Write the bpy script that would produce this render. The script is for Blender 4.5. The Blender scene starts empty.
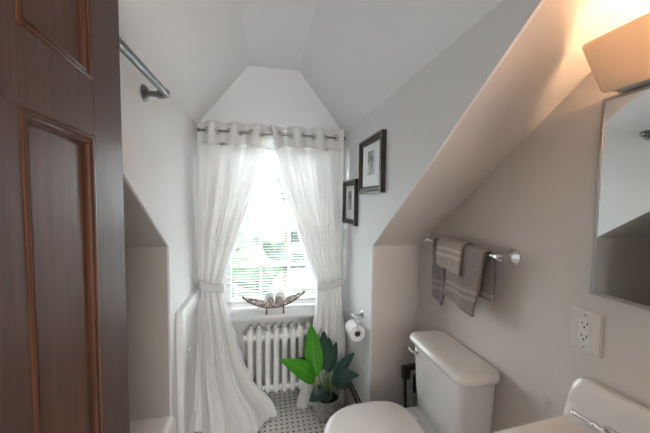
import bpy, bmesh, math, random
from mathutils import Matrix, Vector, noise
random.seed(7)
PI = math.pi
scn = bpy.context.scene
COL = scn.collection

# ------------------------------------------------------------------ camera
cd = bpy.data.cameras.new('camera')
cam = bpy.data.objects.new('camera', cd); COL.objects.link(cam)
cd.sensor_width = 36.0
cd.lens = 282.5 * 36.0 / 650.0
cd.clip_start = 0.02
_r = Vector((0.97827, -0.20694, 0.01279)); _f = Vector((0.20734, 0.97670, -0.05541)); _u = _r.cross(_f)
cam.matrix_world = Matrix(((_r.x, _u.x, -_f.x, 0), (_r.y, _u.y, -_f.y, 0), (_r.z, _u.z, -_f.z, 1.56), (0, 0, 0, 1)))
scn.camera = cam

# ------------------------------------------------------------------ world, lights, exposure
world = bpy.data.worlds.new('sky'); scn.world = world; world.use_nodes = True
wn = world.node_tree; wn.nodes.clear()
bg = wn.nodes.new('ShaderNodeBackground'); bg.inputs[0].default_value = (0.90, 0.95, 1.0, 1); bg.inputs[1].default_value = 7.2
wo = wn.nodes.new('ShaderNodeOutputWorld'); wn.links.new(bg.outputs[0], wo.inputs[0])
def area_lamp(name, loc, rot, size, power, color):
    l = bpy.data.lights.new(name, 'AREA'); l.energy = power; l.color = color
    l.shape = 'RECTANGLE'; l.size = size[0]; l.size_y = size[1]
    o = bpy.data.objects.new(name, l); COL.objects.link(o); o.location = loc; o.rotation_euler = rot
    return o
area_lamp('hall_fill_light', (0.30, -1.60, 1.60), (math.radians(90), 0, 0), (0.8, 1.2), 12.5, (1.0, 0.98, 0.96))  # unseen fill added behind the camera; the hall has no window
scn.view_settings.view_transform = 'Standard'
scn.view_settings.look = 'None'
scn.view_settings.gamma = 1.0
scn.view_settings.use_curve_mapping = False
scn.view_settings.exposure = 1.78

# ------------------------------------------------------------------ materials
def mat(name, color, rough=0.5, metal=0.0, var=0.04, scale=8.0, bump=0.0, bscale=60.0, spec=0.5, coat=0.0, emit=None):
    m = bpy.data.materials.new(name); m.use_nodes = True
    nt = m.node_tree; b = nt.nodes['Principled BSDF']
    b.inputs['Roughness'].default_value = rough; b.inputs['Metallic'].default_value = metal
    b.inputs['Specular IOR Level'].default_value = spec; b.inputs['Coat Weight'].default_value = coat
    tc = nt.nodes.new('ShaderNodeTexCoord')
    nz = nt.nodes.new('ShaderNodeTexNoise'); nz.inputs['Scale'].default_value = scale; nz.inputs['Detail'].default_value = 4
    nt.links.new(tc.outputs['Object'], nz.inputs['Vector'])
    rp = nt.nodes.new('ShaderNodeValToRGB')
    rp.color_ramp.elements[0].position = 0.3; rp.color_ramp.elements[1].position = 0.7
    rp.color_ramp.elements[0].color = [max(0, c * (1 - var)) for c in color] + [1]
    rp.color_ramp.elements[1].color = [min(1, c * (1 + var)) for c in color] + [1]
    nt.links.new(nz.outputs['Fac'], rp.inputs['Fac']); nt.links.new(rp.outputs['Color'], b.inputs['Base Color'])
    if bump:
        n2 = nt.nodes.new('ShaderNodeTexNoise'); n2.inputs['Scale'].default_value = bscale; n2.inputs['Detail'].default_value = 3
        nt.links.new(tc.outputs['Object'], n2.inputs['Vector'])
        bp = nt.nodes.new('ShaderNodeBump'); bp.inputs['Strength'].default_value = bump; bp.inputs['Distance'].default_value = 0.004
        nt.links.new(n2.outputs['Fac'], bp.inputs['Height']); nt.links.new(bp.outputs['Normal'], b.inputs['Normal'])
    if emit:
        b.inputs['Emission Color'].default_value = list(emit[0]) + [1]; b.inputs['Emission Strength'].default_value = emit[1]
    return m

def math_node(nt, op, a, b=None):
    n = nt.nodes.new('ShaderNodeMath'); n.operation = op
    for i, v in enumerate((a, b)):
        if v is None: continue
        if isinstance(v, (int, float)): n.inputs[i].default_value = v
        else: nt.links.new(v, n.inputs[i])
    return n.outputs[0]

def tile_material():
    # basket-weave mosaic: 1 x 2 inch white tiles round black dots
    m = bpy.data.materials.new('basketweave_tile'); m.use_nodes = True
    nt = m.node_tree; b = nt.nodes['Principled BSDF']
    geo = nt.nodes.new('ShaderNodeNewGeometry'); sp = nt.nodes.new('ShaderNodeSeparateXYZ')
    nt.links.new(geo.outputs['Position'], sp.inputs[0])
    S = 0.0381
    M = lambda op, a, c=None: math_node(nt, op, a, c)
    u = M('DIVIDE', sp.outputs[0], S); v = M('DIVIDE', sp.outputs[1], S)
    fi = M('FLOOR', u); fj = M('FLOOR', v)
    ax = M('ABSOLUTE', M('SUBTRACT', M('SUBTRACT', u, fi), 0.5)); ay = M('ABSOLUTE', M('SUBTRACT', M('SUBTRACT', v, fj), 0.5))
    par = M('MODULO', M('ABSOLUTE', M('ADD', fi, fj)), 2.0)
    par = M('GREATER_THAN', par, 0.5)
    third = 1 / 3
    dot = M('MULTIPLY', M('GREATER_THAN', ax, third + 0.01), M('GREATER_THAN', ay, third + 0.01))
    gx = M('LESS_THAN', M('ABSOLUTE', M('SUBTRACT', ax, third)), 0.03)
    gy = M('LESS_THAN', M('ABSOLUTE', M('SUBTRACT', ay, third)), 0.03)
    inv = M('SUBTRACT', 1.0, par)
    grout = M('ADD', M('MULTIPLY', gy, inv), M('MULTIPLY', gx, par))
    grout = M('MINIMUM', grout, 1.0)
    mx = nt.nodes.new('ShaderNodeMix'); mx.data_type = 'RGBA'
    mx.inputs[6].default_value = (0.74, 0.72, 0.69, 1); mx.inputs[7].default_value = (0.48, 0.47, 0.45, 1)
    nt.links.new(grout, mx.inputs[0])
    m2 = nt.nodes.new('ShaderNodeMix'); m2.data_type = 'RGBA'; m2.inputs[7].default_value = (0.012, 0.012, 0.013, 1)
    nt.links.new(dot, m2.inputs[0]); nt.links.new(mx.outputs[2], m2.inputs[6])
    nt.links.new(m2.outputs[2], b.inputs['Base Color'])
    b.inputs['Roughness'].default_value = 0.35
    return m

def wood_material(name, dark, light, rough=0.38, sc=1.0):
    m = bpy.data.materials.new(name); m.use_nodes = True
    nt = m.node_tree; b = nt.nodes['Principled BSDF']
    tc = nt.nodes.new('ShaderNodeTexCoord'); mp = nt.nodes.new('ShaderNodeMapping')
    mp.inputs['Scale'].default_value = (26 * sc, 26 * sc, 1.6 * sc)
    nt.links.new(tc.outputs['Object'], mp.inputs['Vector'])
    nz = nt.nodes.new('ShaderNodeTexNoise'); nz.inputs['Scale'].default_value = 3.0; nz.inputs['Detail'].default_value = 6; nz.inputs['Distortion'].default_value = 0.4
    nt.links.new(mp.outputs[0], nz.inputs['Vector'])
    rp = nt.nodes.new('ShaderNodeValToRGB')
    rp.color_ramp.elements[0].position = 0.3; rp.color_ramp.elements[1].position = 0.75
    rp.color_ramp.elements[0].color = list(dark) + [1]; rp.color_ramp.elements[1].color = list(light) + [1]
    nt.links.new(nz.outputs['Fac'], rp.inputs['Fac']); nt.links.new(rp.outputs['Color'], b.inputs['Base Color'])
    bp = nt.nodes.new('ShaderNodeBump'); bp.inputs['Strength'].default_value = 0.12; bp.inputs['Distance'].default_value = 0.002
    nt.links.new(nz.outputs['Fac'], bp.inputs['Height']); nt.links.new(bp.outputs['Normal'], b.inputs['Normal'])
    b.inputs['Roughness'].default_value = rough; b.inputs['Specular IOR Level'].default_value = 0.35
    return m

def sheer_material(name, color, translucent, clear):
    m = bpy.data.materials.new(name); m.use_nodes = True
    nt = m.node_tree; nt.nodes.clear()
    out = nt.nodes.new('ShaderNodeOutputMaterial')
    tc = nt.nodes.new('ShaderNodeTexCoord'); nz = nt.nodes.new('ShaderNodeTexNoise'); nz.inputs['Scale'].default_value = 90; nz.inputs['Detail'].default_value = 2
    nt.links.new(tc.outputs['Object'], nz.inputs['Vector'])
    bp = nt.nodes.new('ShaderNodeBump'); bp.inputs['Strength'].default_value = 0.15; bp.inputs['Distance'].default_value = 0.003
    nt.links.new(nz.outputs['Fac'], bp.inputs['Height'])
    d = nt.nodes.new('ShaderNodeBsdfDiffuse'); t = nt.nodes.new('ShaderNodeBsdfTranslucent'); c = nt.nodes.new('ShaderNodeBsdfTransparent')
    d.inputs[0].default_value = list(color) + [1]; t.inputs[0].default_value = list(color) + [1]
    nt.links.new(bp.outputs[0], d.inputs['Normal'])
    a = nt.nodes.new('ShaderNodeMixShader'); a.inputs[0].default_value = translucent
    nt.links.new(d.outputs[0], a.inputs[1]); nt.links.new(t.outputs[0], a.inputs[2])
    e = nt.nodes.new('ShaderNodeMixShader'); e.inputs[0].default_value = clear
    nt.links.new(a.outputs[0], e.inputs[1]); nt.links.new(c.outputs[0], e.inputs[2])
    nt.links.new(e.outputs[0], out.inputs[0])
    return m

def pane_material():
    m = bpy.data.materials.new('window_glass'); m.use_nodes = True
    nt = m.node_tree; nt.nodes.clear()
    out = nt.nodes.new('ShaderNodeOutputMaterial')
    c = nt.nodes.new('ShaderNodeBsdfTransparent'); c.inputs[0].default_value = (0.95, 0.97, 0.97, 1)
    g = nt.nodes.new('ShaderNodeBsdfGlossy'); g.inputs['Roughness'].default_value = 0.02
    x = nt.nodes.new('ShaderNodeMixShader'); x.inputs[0].default_value = 0.06
    nt.links.new(c.outputs[0], x.inputs[1]); nt.links.new(g.outputs[0], x.inputs[2]); nt.links.new(x.outputs[0], out.inputs[0])
    return m

def towel_material(name, color):
    m = mat(name, color, 0.95, var=0.18, scale=140, bump=0.9, bscale=330, spec=0.1)
    nt = m.node_tree; b = nt.nodes['Principled BSDF']
    src = b.inputs['Base Color'].links[0].from_socket
    tc = nt.nodes.new('ShaderNodeTexCoord'); sp = nt.nodes.new('ShaderNodeSeparateXYZ'); nt.links.new(tc.outputs['Object'], sp.inputs[0])
    M = lambda op, a, c=None: math_node(nt, op, a, c)
    w1 = M('LESS_THAN', M('ABSOLUTE', M('SUBTRACT', sp.outputs[2], 0.075)), 0.008)
    w2 = M('LESS_THAN', M('ABSOLUTE', M('SUBTRACT', sp.outputs[2], 0.105)), 0.008)
    mx = nt.nodes.new('ShaderNodeMix'); mx.data_type = 'RGBA'
    nt.links.new(M('MAXIMUM', w1, w2), mx.inputs[0]); nt.links.new(src, mx.inputs[6])
    mx.inputs[7].default_value = [min(1, c * 1.35) for c in color] + [1]
    nt.links.new(mx.outputs[2], b.inputs['Base Color'])
    return m

def leaf_material(name, base, vein, sc=1.0):
    m = bpy.data.materials.new(name); m.use_nodes = True
    nt = m.node_tree; b = nt.nodes['Principled BSDF']
    uv = nt.nodes.new('ShaderNodeUVMap'); sp = nt.nodes.new('ShaderNodeSeparateXYZ'); nt.links.new(uv.outputs[0], sp.inputs[0])
    M = lambda op, a, c=None: math_node(nt, op, a, c)
    au = M('ABSOLUTE', M('SUBTRACT', sp.outputs[0], 0.5))
    s = M('SINE', M('MULTIPLY', M('SUBTRACT', sp.outputs[1], M('MULTIPLY', au, 0.35)), 75.0))
    vein_f = M('MULTIPLY', M('GREATER_THAN', s, 0.72), 0.55)
    mid = M('LESS_THAN', au, 0.022)
    f = M('MAXIMUM', vein_f, mid)
    tc = nt.nodes.new('ShaderNodeTexCoord'); nz = nt.nodes.new('ShaderNodeTexNoise'); nz.inputs['Scale'].default_value = 22
    nt.links.new(tc.outputs['Object'], nz.inputs['Vector'])
    f = M('MULTIPLY', f, M('ADD', nz.outputs['Fac'], 0.25))
    mx = nt.nodes.new('ShaderNodeMix'); mx.data_type = 'RGBA'
    mx.inputs[6].default_value = list(base) + [1]; mx.inputs[7].default_value = list(vein) + [1]
    nt.links.new(f, mx.inputs[0]); nt.links.new(mx.outputs[2], b.inputs['Base Color'])
    b.inputs['Roughness'].default_value = 0.35
    return m

def mosaic_material():
    m = bpy.data.materials.new('shell_mosaic'); m.use_nodes = True
    nt = m.node_tree; b = nt.nodes['Principled BSDF']
    tc = nt.nodes.new('ShaderNodeTexCoord'); v = nt.nodes.new('ShaderNodeTexVoronoi'); v.inputs['Scale'].default_value = 75
    nt.links.new(tc.outputs['Object'], v.inputs['Vector'])
    rp = nt.nodes.new('ShaderNodeValToRGB'); e = rp.color_ramp.elements
    e[0].color = (0.16, 0.10, 0.08, 1); e[1].color = (0.85, 0.80, 0.78, 1)
    e.new(0.5).color = (0.45, 0.36, 0.32, 1)
    sp = nt.nodes.new('ShaderNodeSeparateColor'); nt.links.new(v.outputs['Color'], sp.inputs[0]); nt.links.new(sp.outputs[0], rp.inputs['Fac'])
    nt.links.new(rp.outputs['Color'], b.inputs['Base Color']); b.inputs['Roughness'].default_value = 0.2
    return m

def pot_material():
    m = mat('embossed_pewter_pot', (0.42, 0.41, 0.40), 0.5, 0.2, var=0.25, scale=25)
    return m

def print_material(name, tone):
    # a soft grey engraving of a street on white paper, in noise
    m = bpy.data.materials.new(name); m.use_nodes = True
    nt = m.node_tree; b = nt.nodes['Principled BSDF']
    tc = nt.nodes.new('ShaderNodeTexCoord'); mp = nt.nodes.new('ShaderNodeMapping'); mp.inputs['Scale'].default_value = (1, 26, 14)
    nt.links.new(tc.outputs['Object'], mp.inputs[0])
    nz = nt.nodes.new('ShaderNodeTexNoise'); nz.inputs['Scale'].default_value = 1.0; nz.inputs['Detail'].default_value = 6
    nt.links.new(mp.outputs[0], nz.inputs['Vector'])
    rp = nt.nodes.new('ShaderNodeValToRGB'); e = rp.color_ramp.elements
    e[0].position = 0.36; e[0].color = (0.20, 0.22, 0.20, 1); e[1].position = 0.6; e[1].color = tone + (1,)
    nt.links.new(nz.outputs['Fac'], rp.inputs[0]); nt.links.new(rp.outputs[0], b.inputs['Base Color']); b.inputs['Roughness'].default_value = 0.6
    return m

M_WALL = mat('wall_paint', (0.77, 0.77, 0.77), 0.85, var=0.015, scale=3, bump=0.05, bscale=220, spec=0.2)
M_TAUPE = mat('taupe_shaded_wall_paint', (0.47, 0.43, 0.39), 0.85, var=0.015, scale=3, bump=0.05, bscale=220, spec=0.2)  # taupe, darkened so the tub alcove's shade sits in the colour
M_WARM = mat('lamp_warmed_white_wall_paint', (0.69, 0.63, 0.585), 0.85, var=0.015, scale=3, bump=0.05, bscale=220, spec=0.2)  # vanity lamp's warm glow on the basin alcove mixed into the base colour
M_CEIL = mat('ceiling_paint', (0.79, 0.79, 0.795), 0.9, var=0.012, scale=3, spec=0.2)
M_TRIM = mat('white_trim_paint', (0.80, 0.80, 0.79), 0.4, var=0.015)
M_TILE = tile_material()
M_DOOR = wood_material('dark_stained_wood', (0.050, 0.024, 0.017), (0.088, 0.044, 0.031), 0.42)
M_PANEL = wood_material('reddish_stained_wood', (0.052, 0.021, 0.013), (0.100, 0.041, 0.025), 0.40)
M_MOLD = wood_material('orange_brown_moulding_wood', (0.040, 0.014, 0.007), (0.095, 0.036, 0.016), 0.32)
M_PORC = mat('white_porcelain', (0.80, 0.775, 0.745), 0.12, var=0.01, coat=0.4)
M_SEAT = mat('white_seat_plastic', (0.80, 0.775, 0.75), 0.22, var=0.01)
M_CHROME = mat('chrome', (0.72, 0.72, 0.73), 0.10, 1.0, var=0.02)
M_NICKEL = mat('brushed_nickel', (0.36, 0.36, 0.37), 0.30, 1.0, var=0.05, scale=40)
M_ROD = mat('dark_nickel_rod', (0.22, 0.22, 0.23), 0.30, 1.0, var=0.05, scale=40)
M_RAD = mat('radiator_enamel', (0.84, 0.84, 0.83), 0.35, var=0.02)
M_SHEER = sheer_material('sheer_white_voile', (0.85, 0.845, 0.83), 0.12, 0.01)
M_LACE = sheer_material('thin_voile_edge', (0.93, 0.94, 0.97), 0.2, 0.15)
M_HEAD = sheer_material('curtain_header_band', (0.78, 0.77, 0.75), 0.08, 0.0)
M_TIE = sheer_material('curtain_tieback_cloth', (0.85, 0.85, 0.84), 0.30, 0.03)
M_BLIND = mat('white_blind_slat', (0.74, 0.75, 0.76), 0.45, var=0.01)
M_GLASS = pane_material()
M_MIRROR = mat('mirror_glass', (0.82, 0.85, 0.85), 0.015, 1.0, var=0.003)
M_MFRAME = mat('mirror_steel_frame', (0.50, 0.49, 0.48), 0.3, 0.9, var=0.03)
M_FRAME = mat('pewter_black_frame', (0.035, 0.031, 0.028), 0.35, 0.3, var=0.5, scale=30, bump=0.4, bscale=120)
M_FRAME2 = mat('worn_silver_frame_edge', (0.26, 0.23, 0.20), 0.4, 0.5, var=0.35, scale=50)
M_MAT = mat('picture_mat', (0.80, 0.81, 0.82), 0.8, var=0.01)
M_PAPER = mat('toilet_paper', (0.86, 0.85, 0.84), 0.95, var=0.02, scale=60, bump=0.3)
M_CARD = mat('brown_cardboard', (0.22, 0.13, 0.08), 0.9, var=0.1)
M_T1 = towel_material('grey_terry', (0.22, 0.195, 0.185))
M_T2 = towel_material('taupe_terry', (0.33, 0.285, 0.26))
M_T3 = towel_material('beige_terry', (0.44, 0.375, 0.335))
M_LEAF_B = leaf_material('bright_green_leaf', (0.045, 0.25, 0.012), (0.13, 0.42, 0.04))
M_LEAF_D = leaf_material('dark_green_leaf', (0.012, 0.048, 0.028), (0.07, 0.14, 0.09))
M_LEAF_T = leaf_material('blue_green_leaf', (0.018, 0.058, 0.044), (0.11, 0.19, 0.15))
M_STEM = mat('plant_stem', (0.16, 0.32, 0.06), 0.5, var=0.2, scale=30)
M_STEM_Y = mat('pale_plant_stem', (0.50, 0.46, 0.20), 0.5, var=0.2, scale=30)
M_SOIL = mat('dark_potting_soil', (0.012, 0.009, 0.008), 0.95, var=0.4, scale=60, bump=1.0, bscale=120)
M_POT = pot_material()
M_POTFLAKE = mat('pewter_raised_petals', (0.58, 0.57, 0.55), 0.45, 0.2, var=0.2, scale=40)
M_MOSAIC = mosaic_material()
M_BROWN = mat('dark_brown_rim', (0.11, 0.06, 0.045), 0.45, var=0.3, scale=60)
M_BALL = mat('white_woven_ball', (0.80, 0.79, 0.80), 0.7, var=0.12, scale=60, bump=1.0, bscale=90)
M_BALL2 = mat('grey_brown_shell_ball', (0.42, 0.36, 0.34), 0.5, var=0.35, scale=60, bump=0.8, bscale=90)
M_BLACK = mat('black_plastic', (0.012, 0.012, 0.013), 0.4, var=0.1)
M_GREY = mat('grey_plastic', (0.33, 0.32, 0.31), 0.5, var=0.05)
M_OUTLET = mat('almond_plastic', (0.74, 0.68, 0.64), 0.35, var=0.01)
M_OUTLET_W = mat('white_outlet_plastic', (0.80, 0.77, 0.74), 0.3, var=0.01)
M_SLOT = mat('outlet_slot', (0.02, 0.02, 0.02), 0.6)
M_LED = mat('green_pilot_lamp', (0.05, 0.5, 0.15), 0.4, emit=((0.1, 0.9, 0.3), 0.5))
M_BULB = mat('lit_bulb_glass', (1, 0.8, 0.55), 0.4, emit=((1.0, 0.66, 0.40), 48.0))
M_SHADE = sheer_material('frosted_cream_glass', (0.90, 0.79, 0.66), 0.45, 0.0)
M_WHITE_METAL = mat('white_lamp_metal', (0.78, 0.77, 0.75), 0.3, 0.0)

# ------------------------------------------------------------------ mesh builder
class MB:
    def __init__(s): s.bm = bmesh.new(); s.uv = None
    def face(s, vs):
        try: return s.bm.faces.new(vs)
        except ValueError: return None
    def box(s, x0, x1, y0, y1, z0, z1, bev=0.0, seg=2, M=None):
        r = bmesh.ops.create_cube(s.bm, size=1.0)
        vs = r['verts']
        for v in vs:
            v.co = Vector((x0 + (v.co.x + .5) * (x1 - x0), y0 + (v.co.y + .5) * (y1 - y0), z0 + (v.co.z + .5) * (z1 - z0)))
        if bev:
            es = list({e for v in vs for e in v.link_edges})
            r = bmesh.ops.bevel(s.bm, geom=es, offset=bev, segments=seg, affect='EDGES', profile=0.5)
            vs = list({v for f in r['faces'] for v in f.verts} | {v for v in vs if v.is_valid})
        if M:
            for v in vs: v.co = M @ v.co
        return s
    def prism(s, poly, axis, lo, hi):
        def P(a, b, c):
            return {0: (c, a, b), 1: (a, c, b), 2: (a, b, c)}[axis]
        A = [s.bm.verts.new(P(a, b, lo)) for a, b in poly]; B = [s.bm.verts.new(P(a, b, hi)) for a, b in poly]
        n = len(poly)
        s.face(A); s.face(B)
        for i in range(n): s.face([A[i], A[(i + 1) % n], B[(i + 1) % n], B[i]])
        return s
    def loft(s, rings, closed=True, cap0=True, cap1=True):
        R = [[s.bm.verts.new(p) for p in ring] for ring in rings]
        for a, b in zip(R, R[1:]):
            n = len(a)
            for i in range(n if closed else n - 1):
                s.face([a[i], a[(i + 1) % n], b[(i + 1) % n], b[i]])
        if cap0: s.face(R[0])
        if cap1: s.face(R[-1])
        return R
    def lathe(s, prof, c, axis=2, n=24, cap0=True, cap1=True):
        rings = []
        for r, h in prof:
            ring = []
            for i in range(n):
                a = 2 * PI * i / n; p, q = r * math.cos(a), r * math.sin(a)
                ring.append({0: (c[0] + h, c[1] + p, c[2] + q), 1: (c[0] + p, c[1] + h, c[2] + q), 2: (c[0] + p, c[1] + q, c[2] + h)}[axis])
            rings.append(ring)
        s.loft(rings, True, cap0, cap1); return s
    def tube(s, pts, r, n=10, cap=True):
        pts = [Vector(p) for p in pts]; rings = []
        rr = r if isinstance(r, (list, tuple)) else [r] * len(pts)
        up = None
        for i, p in enumerate(pts):
            t = (pts[min(i + 1, len(pts) - 1)] - pts[max(i - 1, 0)]).normalized()
            if up is None:
                up = Vector((0, 0, 1)) if abs(t.z) < .9 else Vector((1, 0, 0))
            a = t.cross(up).normalized(); b = a.cross(t).normalized(); up = b
            rings.append([p + (a * math.cos(2 * PI * k / n) + b * math.sin(2 * PI * k / n)) * rr[i] for k in range(n)])
        s.loft(rings, True, cap, cap); return s
    def sphere(s, c, r, sc=(1, 1, 1), u=20, v=12):
        s.bm_sphere = bmesh.ops.create_uvsphere(s.bm, u_segments=u, v_segments=v, radius=r)
        for q in s.bm_sphere['verts']:
            q.co = Vector((c[0] + q.co.x * sc[0], c[1] + q.co.y * sc[1], c[2] + q.co.z * sc[2]))
        return s
    def ico(s, c, r, sub=2, sc=(1, 1, 1), jit=0.0):
        q = bmesh.ops.create_icosphere(s.bm, subdivisions=sub, radius=r)
        for v in q['verts']:
            d = 1 + jit * noise.noise(v.co * (2.3 / r) + Vector(c) * 3.1)
            v.co = Vector((c[0] + v.co.x * sc[0] * d, c[1] + v.co.y * sc[1] * d, c[2] + v.co.z * sc[2] * d))
        return s
    def torus(s, c, R, r, M=None, n=20, k=8, sq=1.0):
        rings = []
        for i in range(n):
            a = 2 * PI * i / n; ring = []
            for j in range(k):
                b = 2 * PI * j / k
                p = Vector(((R + r * math.cos(b)) * math.cos(a), (R + r * math.cos(b)) * math.sin(a), r * sq * math.sin(b)))
                ring.append((M @ p if M else p) + Vector(c))
            rings.append(ring)
        rings.append(rings[0])
        R_ = [[s.bm.verts.new(p) for p in ring] for ring in rings[:-1]]
        for i in range(n):
            a, b = R_[i], R_[(i + 1) % n]
            for j in range(k): s.face([a[j], a[(j + 1) % k], b[(j + 1) % k], b[j]])
        return s
    def grid(s, fn, nu, nv, uv=False):
        V = [[s.bm.verts.new(fn(i / nu, j / nv)) for i in range(nu + 1)] for j in range(nv + 1)]
        if uv and s.uv is None: s.uv = s.bm.loops.layers.uv.new('UVMap')
        for j in range(nv):
            for i in range(nu):
                f = s.face([V[j][i], V[j][i + 1], V[j + 1][i + 1], V[j + 1][i]])
                if uv and f:
                    for lp, (a, b) in zip(f.loops, ((i, j), (i + 1, j), (i + 1, j + 1), (i, j + 1))):
                        lp[s.uv].uv = (a / nu, b / nv)
        return V
    def build(s, name, m, parent=None, smooth=True, ang=40, fix=True, xf=None, solid=0.0, label=None):
        if xf:
            for v in s.bm.verts: v.co = xf @ v.co
        if fix: bmesh.ops.recalc_face_normals(s.bm, faces=s.bm.faces[:])
        cs = [v.co for v in s.bm.verts]
        lo = Vector([min(c[i] for c in cs) for i in range(3)]); hi = Vector([max(c[i] for c in cs) for i in range(3)])
        org = Vector(((lo.x + hi.x) / 2, (lo.y + hi.y) / 2, lo.z))
        for v in s.bm.verts: v.co -= org
        if smooth:
            for f in s.bm.faces: f.smooth = True
            lim = math.radians(ang)
            for e in s.bm.edges:
                if len(e.link_faces) == 2 and e.calc_face_angle(0) > lim: e.smooth = False
        me = bpy.data.meshes.new(name); s.bm.to_mesh(me); s.bm.free()
        me.materials.append(m)
        o = bpy.data.objects.new(name, me); COL.objects.link(o)
        base = Vector((0, 0, 0))
        if parent:
            o.parent = parent
            q = parent
            while q: base += q.location; q = q.parent
        o.location = org - base
        if solid:
            md = o.modifiers.new('thickness', 'SOLIDIFY'); md.thickness = solid; md.offset = 0
        if label: o['label'] = label
        return o

def thing(name, label, cat, loc=(0, 0, 0), group=None):
    o = bpy.data.objects.new(name, None); COL.objects.link(o); o.location = loc; o.empty_display_size = 0.05
    return tag(o, label, cat, group)
def tag(o, label, cat, group=None):
    o['label'] = label; o['category'] = cat
    if group: o['group'] = group
    return o
def struct(o):
    o['kind'] = 'structure'; return o
def rrect(x0, x1, y0, y1, r, z, n=6):
    pts = []
    for cx, cy, a0 in ((x1 - r, y1 - r, 0), (x0 + r, y1 - r, PI / 2), (x0 + r, y0 + r, PI), (x1 - r, y0 + r, 1.5 * PI)):
        for i in range(n + 1):
            a = a0 + PI / 2 * i / n
            pts.append((cx + r * math.cos(a), cy + r * math.sin(a), z))
    return pts
def interp(tab, z):
    # tab: list of (z, value...) in decreasing z; smooth in between
    if z >= tab[0][0]: return tab[0][1:]
    for p, q in zip(tab, tab[1:]):
        if z >= q[0]:
            t = (p[0] - z) / (p[0] - q[0])
            return tuple(a + (b - a) * t for a, b in zip(p[1:], q[1:]))
    return tab[-1][1:]

# ------------------------------------------------------------------ room shell (metres; camera stands in the doorway at x=0, y=0)
XL, XR, XA, XT = -0.491, 0.635, 0.951, -1.25      # dormer cheeks, basin wall, tub wall
D, E, K, S = 2.277, 1.599, 1.290, 0.727           # window wall, knee walls, knee height, roof slope
EAVE, HC, CX0, CX1 = 2.112, 2.576, -0.126, 0.259  # dormer eaves, flat ceiling
YB, T, TC = 0.03, 0.06, 0.010
struct(MB().box(-1.4, 1.1, -1.7, D + .12, -0.05, 0).build('floor', M_TILE))
def cheek(name, x0, x1, dz):
    k = K + dz
    zl = lambda y: k + S * (E - y)
    ycut = E - (EAVE - k) / S
    poly = [(E, 0), (D + .12, 0), (D + .12, EAVE), (ycut, EAVE), (E, k)]
    b = MB().prism(poly, 0, x0, x1)
    b.prism([(ycut, EAVE), (YB, EAVE), (YB, zl(YB) + .05), (ycut, EAVE + .05)], 0, x0, x1)
    return struct(b.build(name, M_WALL, smooth=False))
cheek('wall_right', XR, XR + TC, 0.0)
cheek('wall_left', XL - TC, XL, 0.02)
def alcove(side, x0, x1, dz, m):
    k = K + dz; vz = T * math.sqrt(1 + S * S); yb = YB - .1
    struct(MB().prism([(E, 0), (E + T, 0), (E + T, k - S * T), (E, k)], 0, x0, x1).build('wall_knee_' + side, m, smooth=False))
    struct(MB().prism([(E + T, k - S * T), (yb, k + S * (E - yb)), (yb, k + vz + S * (E - yb)), (E + T, k + vz - S * T)], 0, x0, x1).build('ceiling_slope_' + side, m, smooth=False))
alcove('right', XR + TC, XA + T, 0.0, M_WARM)
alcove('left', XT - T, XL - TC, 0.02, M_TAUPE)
struct(MB().box(XA, XA + T, YB - .1, E + T, 0, 2.6).build('wall_basin_side', M_WARM, smooth=False))
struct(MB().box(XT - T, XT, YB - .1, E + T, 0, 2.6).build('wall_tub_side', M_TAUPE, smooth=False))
# dormer ceiling: flat strip and two slopes
t_ = 0.05
YH = D - .30; q_ = YH / D; HF, F0, F1 = 1.56 + (HC - 1.56) * q_, CX0 * q_, CX1 * q_
b = MB()
def shell(dz):
    return [b.bm.verts.new(p) for p in ((XL, YB - .1, EAVE + dz), (XL, D, EAVE + dz), (F0, YB - .1, HF + dz), (F0, YH, HF + dz), (F1, YB - .1, HF + dz), (F1, YH, HF + dz), (XR, YB - .1, EAVE + dz), (XR, D, EAVE + dz))]
n_, o_ = shell(0), shell(.06)
for a in ((0, 1, 3, 2), (2, 3, 5, 4), (4, 5, 7, 6), (1, 7, 5, 3)):
    b.face([n_[k] for k in a]); b.face([o_[k] for k in a])
for a, c in ((0, 1), (1, 7), (7, 6), (6, 4), (4, 2), (2, 0)): b.face([n_[a], n_[c], o_[c], o_[a]])
struct(b.build('ceiling', M_CEIL, smooth=False))
# window wall with opening
WX0, WX1, WZ0, WZ1 = -0.335, 0.495, 0.675, 2.00
b = MB()
b.box(XL, WX0, D, D + .12, 0, WZ1); b.box(WX1, XR, D, D + .12, 0, WZ1); b.box(WX0, WX1, D, D + .12, 0, WZ0)
b.prism([(XL, WZ1), (XR, WZ1), (XR, EAVE), (CX1, HC), (CX0, HC), (XL, EAVE)], 1, D, D + .12)
struct(b.build('wall_window', M_WALL, smooth=False))
# back wall with the doorway the camera stands in, and the hall behind it
DX0, DX1 = -0.33, 0.50
b = MB()
b.box(XT - T, DX0, YB - .1, YB, 0, 2.7); b.box(DX1, XA + T, YB - .1, YB, 0, 2.7); b.box(DX0, DX1, YB - .1, YB, 2.10, 2.7)
struct(b.build('wall_door', M_WALL, smooth=False))
b = MB()
b.box(-1.4, -1.34, -1.7, YB - .1, 0, 2.5); b.box(1.04, 1.1, -1.7, YB - .1, 0, 2.5); b.box(-1.4, 1.1, -1.76, -1.7, 0, 2.5)
struct(b.build('wall_hall', M_WALL, smooth=False))
struct(MB().box(-1.4, 1.1, -1.76, YB - .1, 2.5, 2.56).build('ceiling_hall', M_CEIL, smooth=False))
# baseboards
struct(MB().box(XR - .014, XR, E + .02, 1.71, 0, .11, .003).build('baseboard_right', M_TRIM, smooth=False))
struct(MB().box(XL, XR, D - .014, D, 0, .11, .003).build('baseboard_window', M_TRIM, smooth=False))
struct(MB().box(XR, XA, E - .014, E, 0, .11, .003).build('baseboard_knee', M_TRIM, smooth=False))

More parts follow.
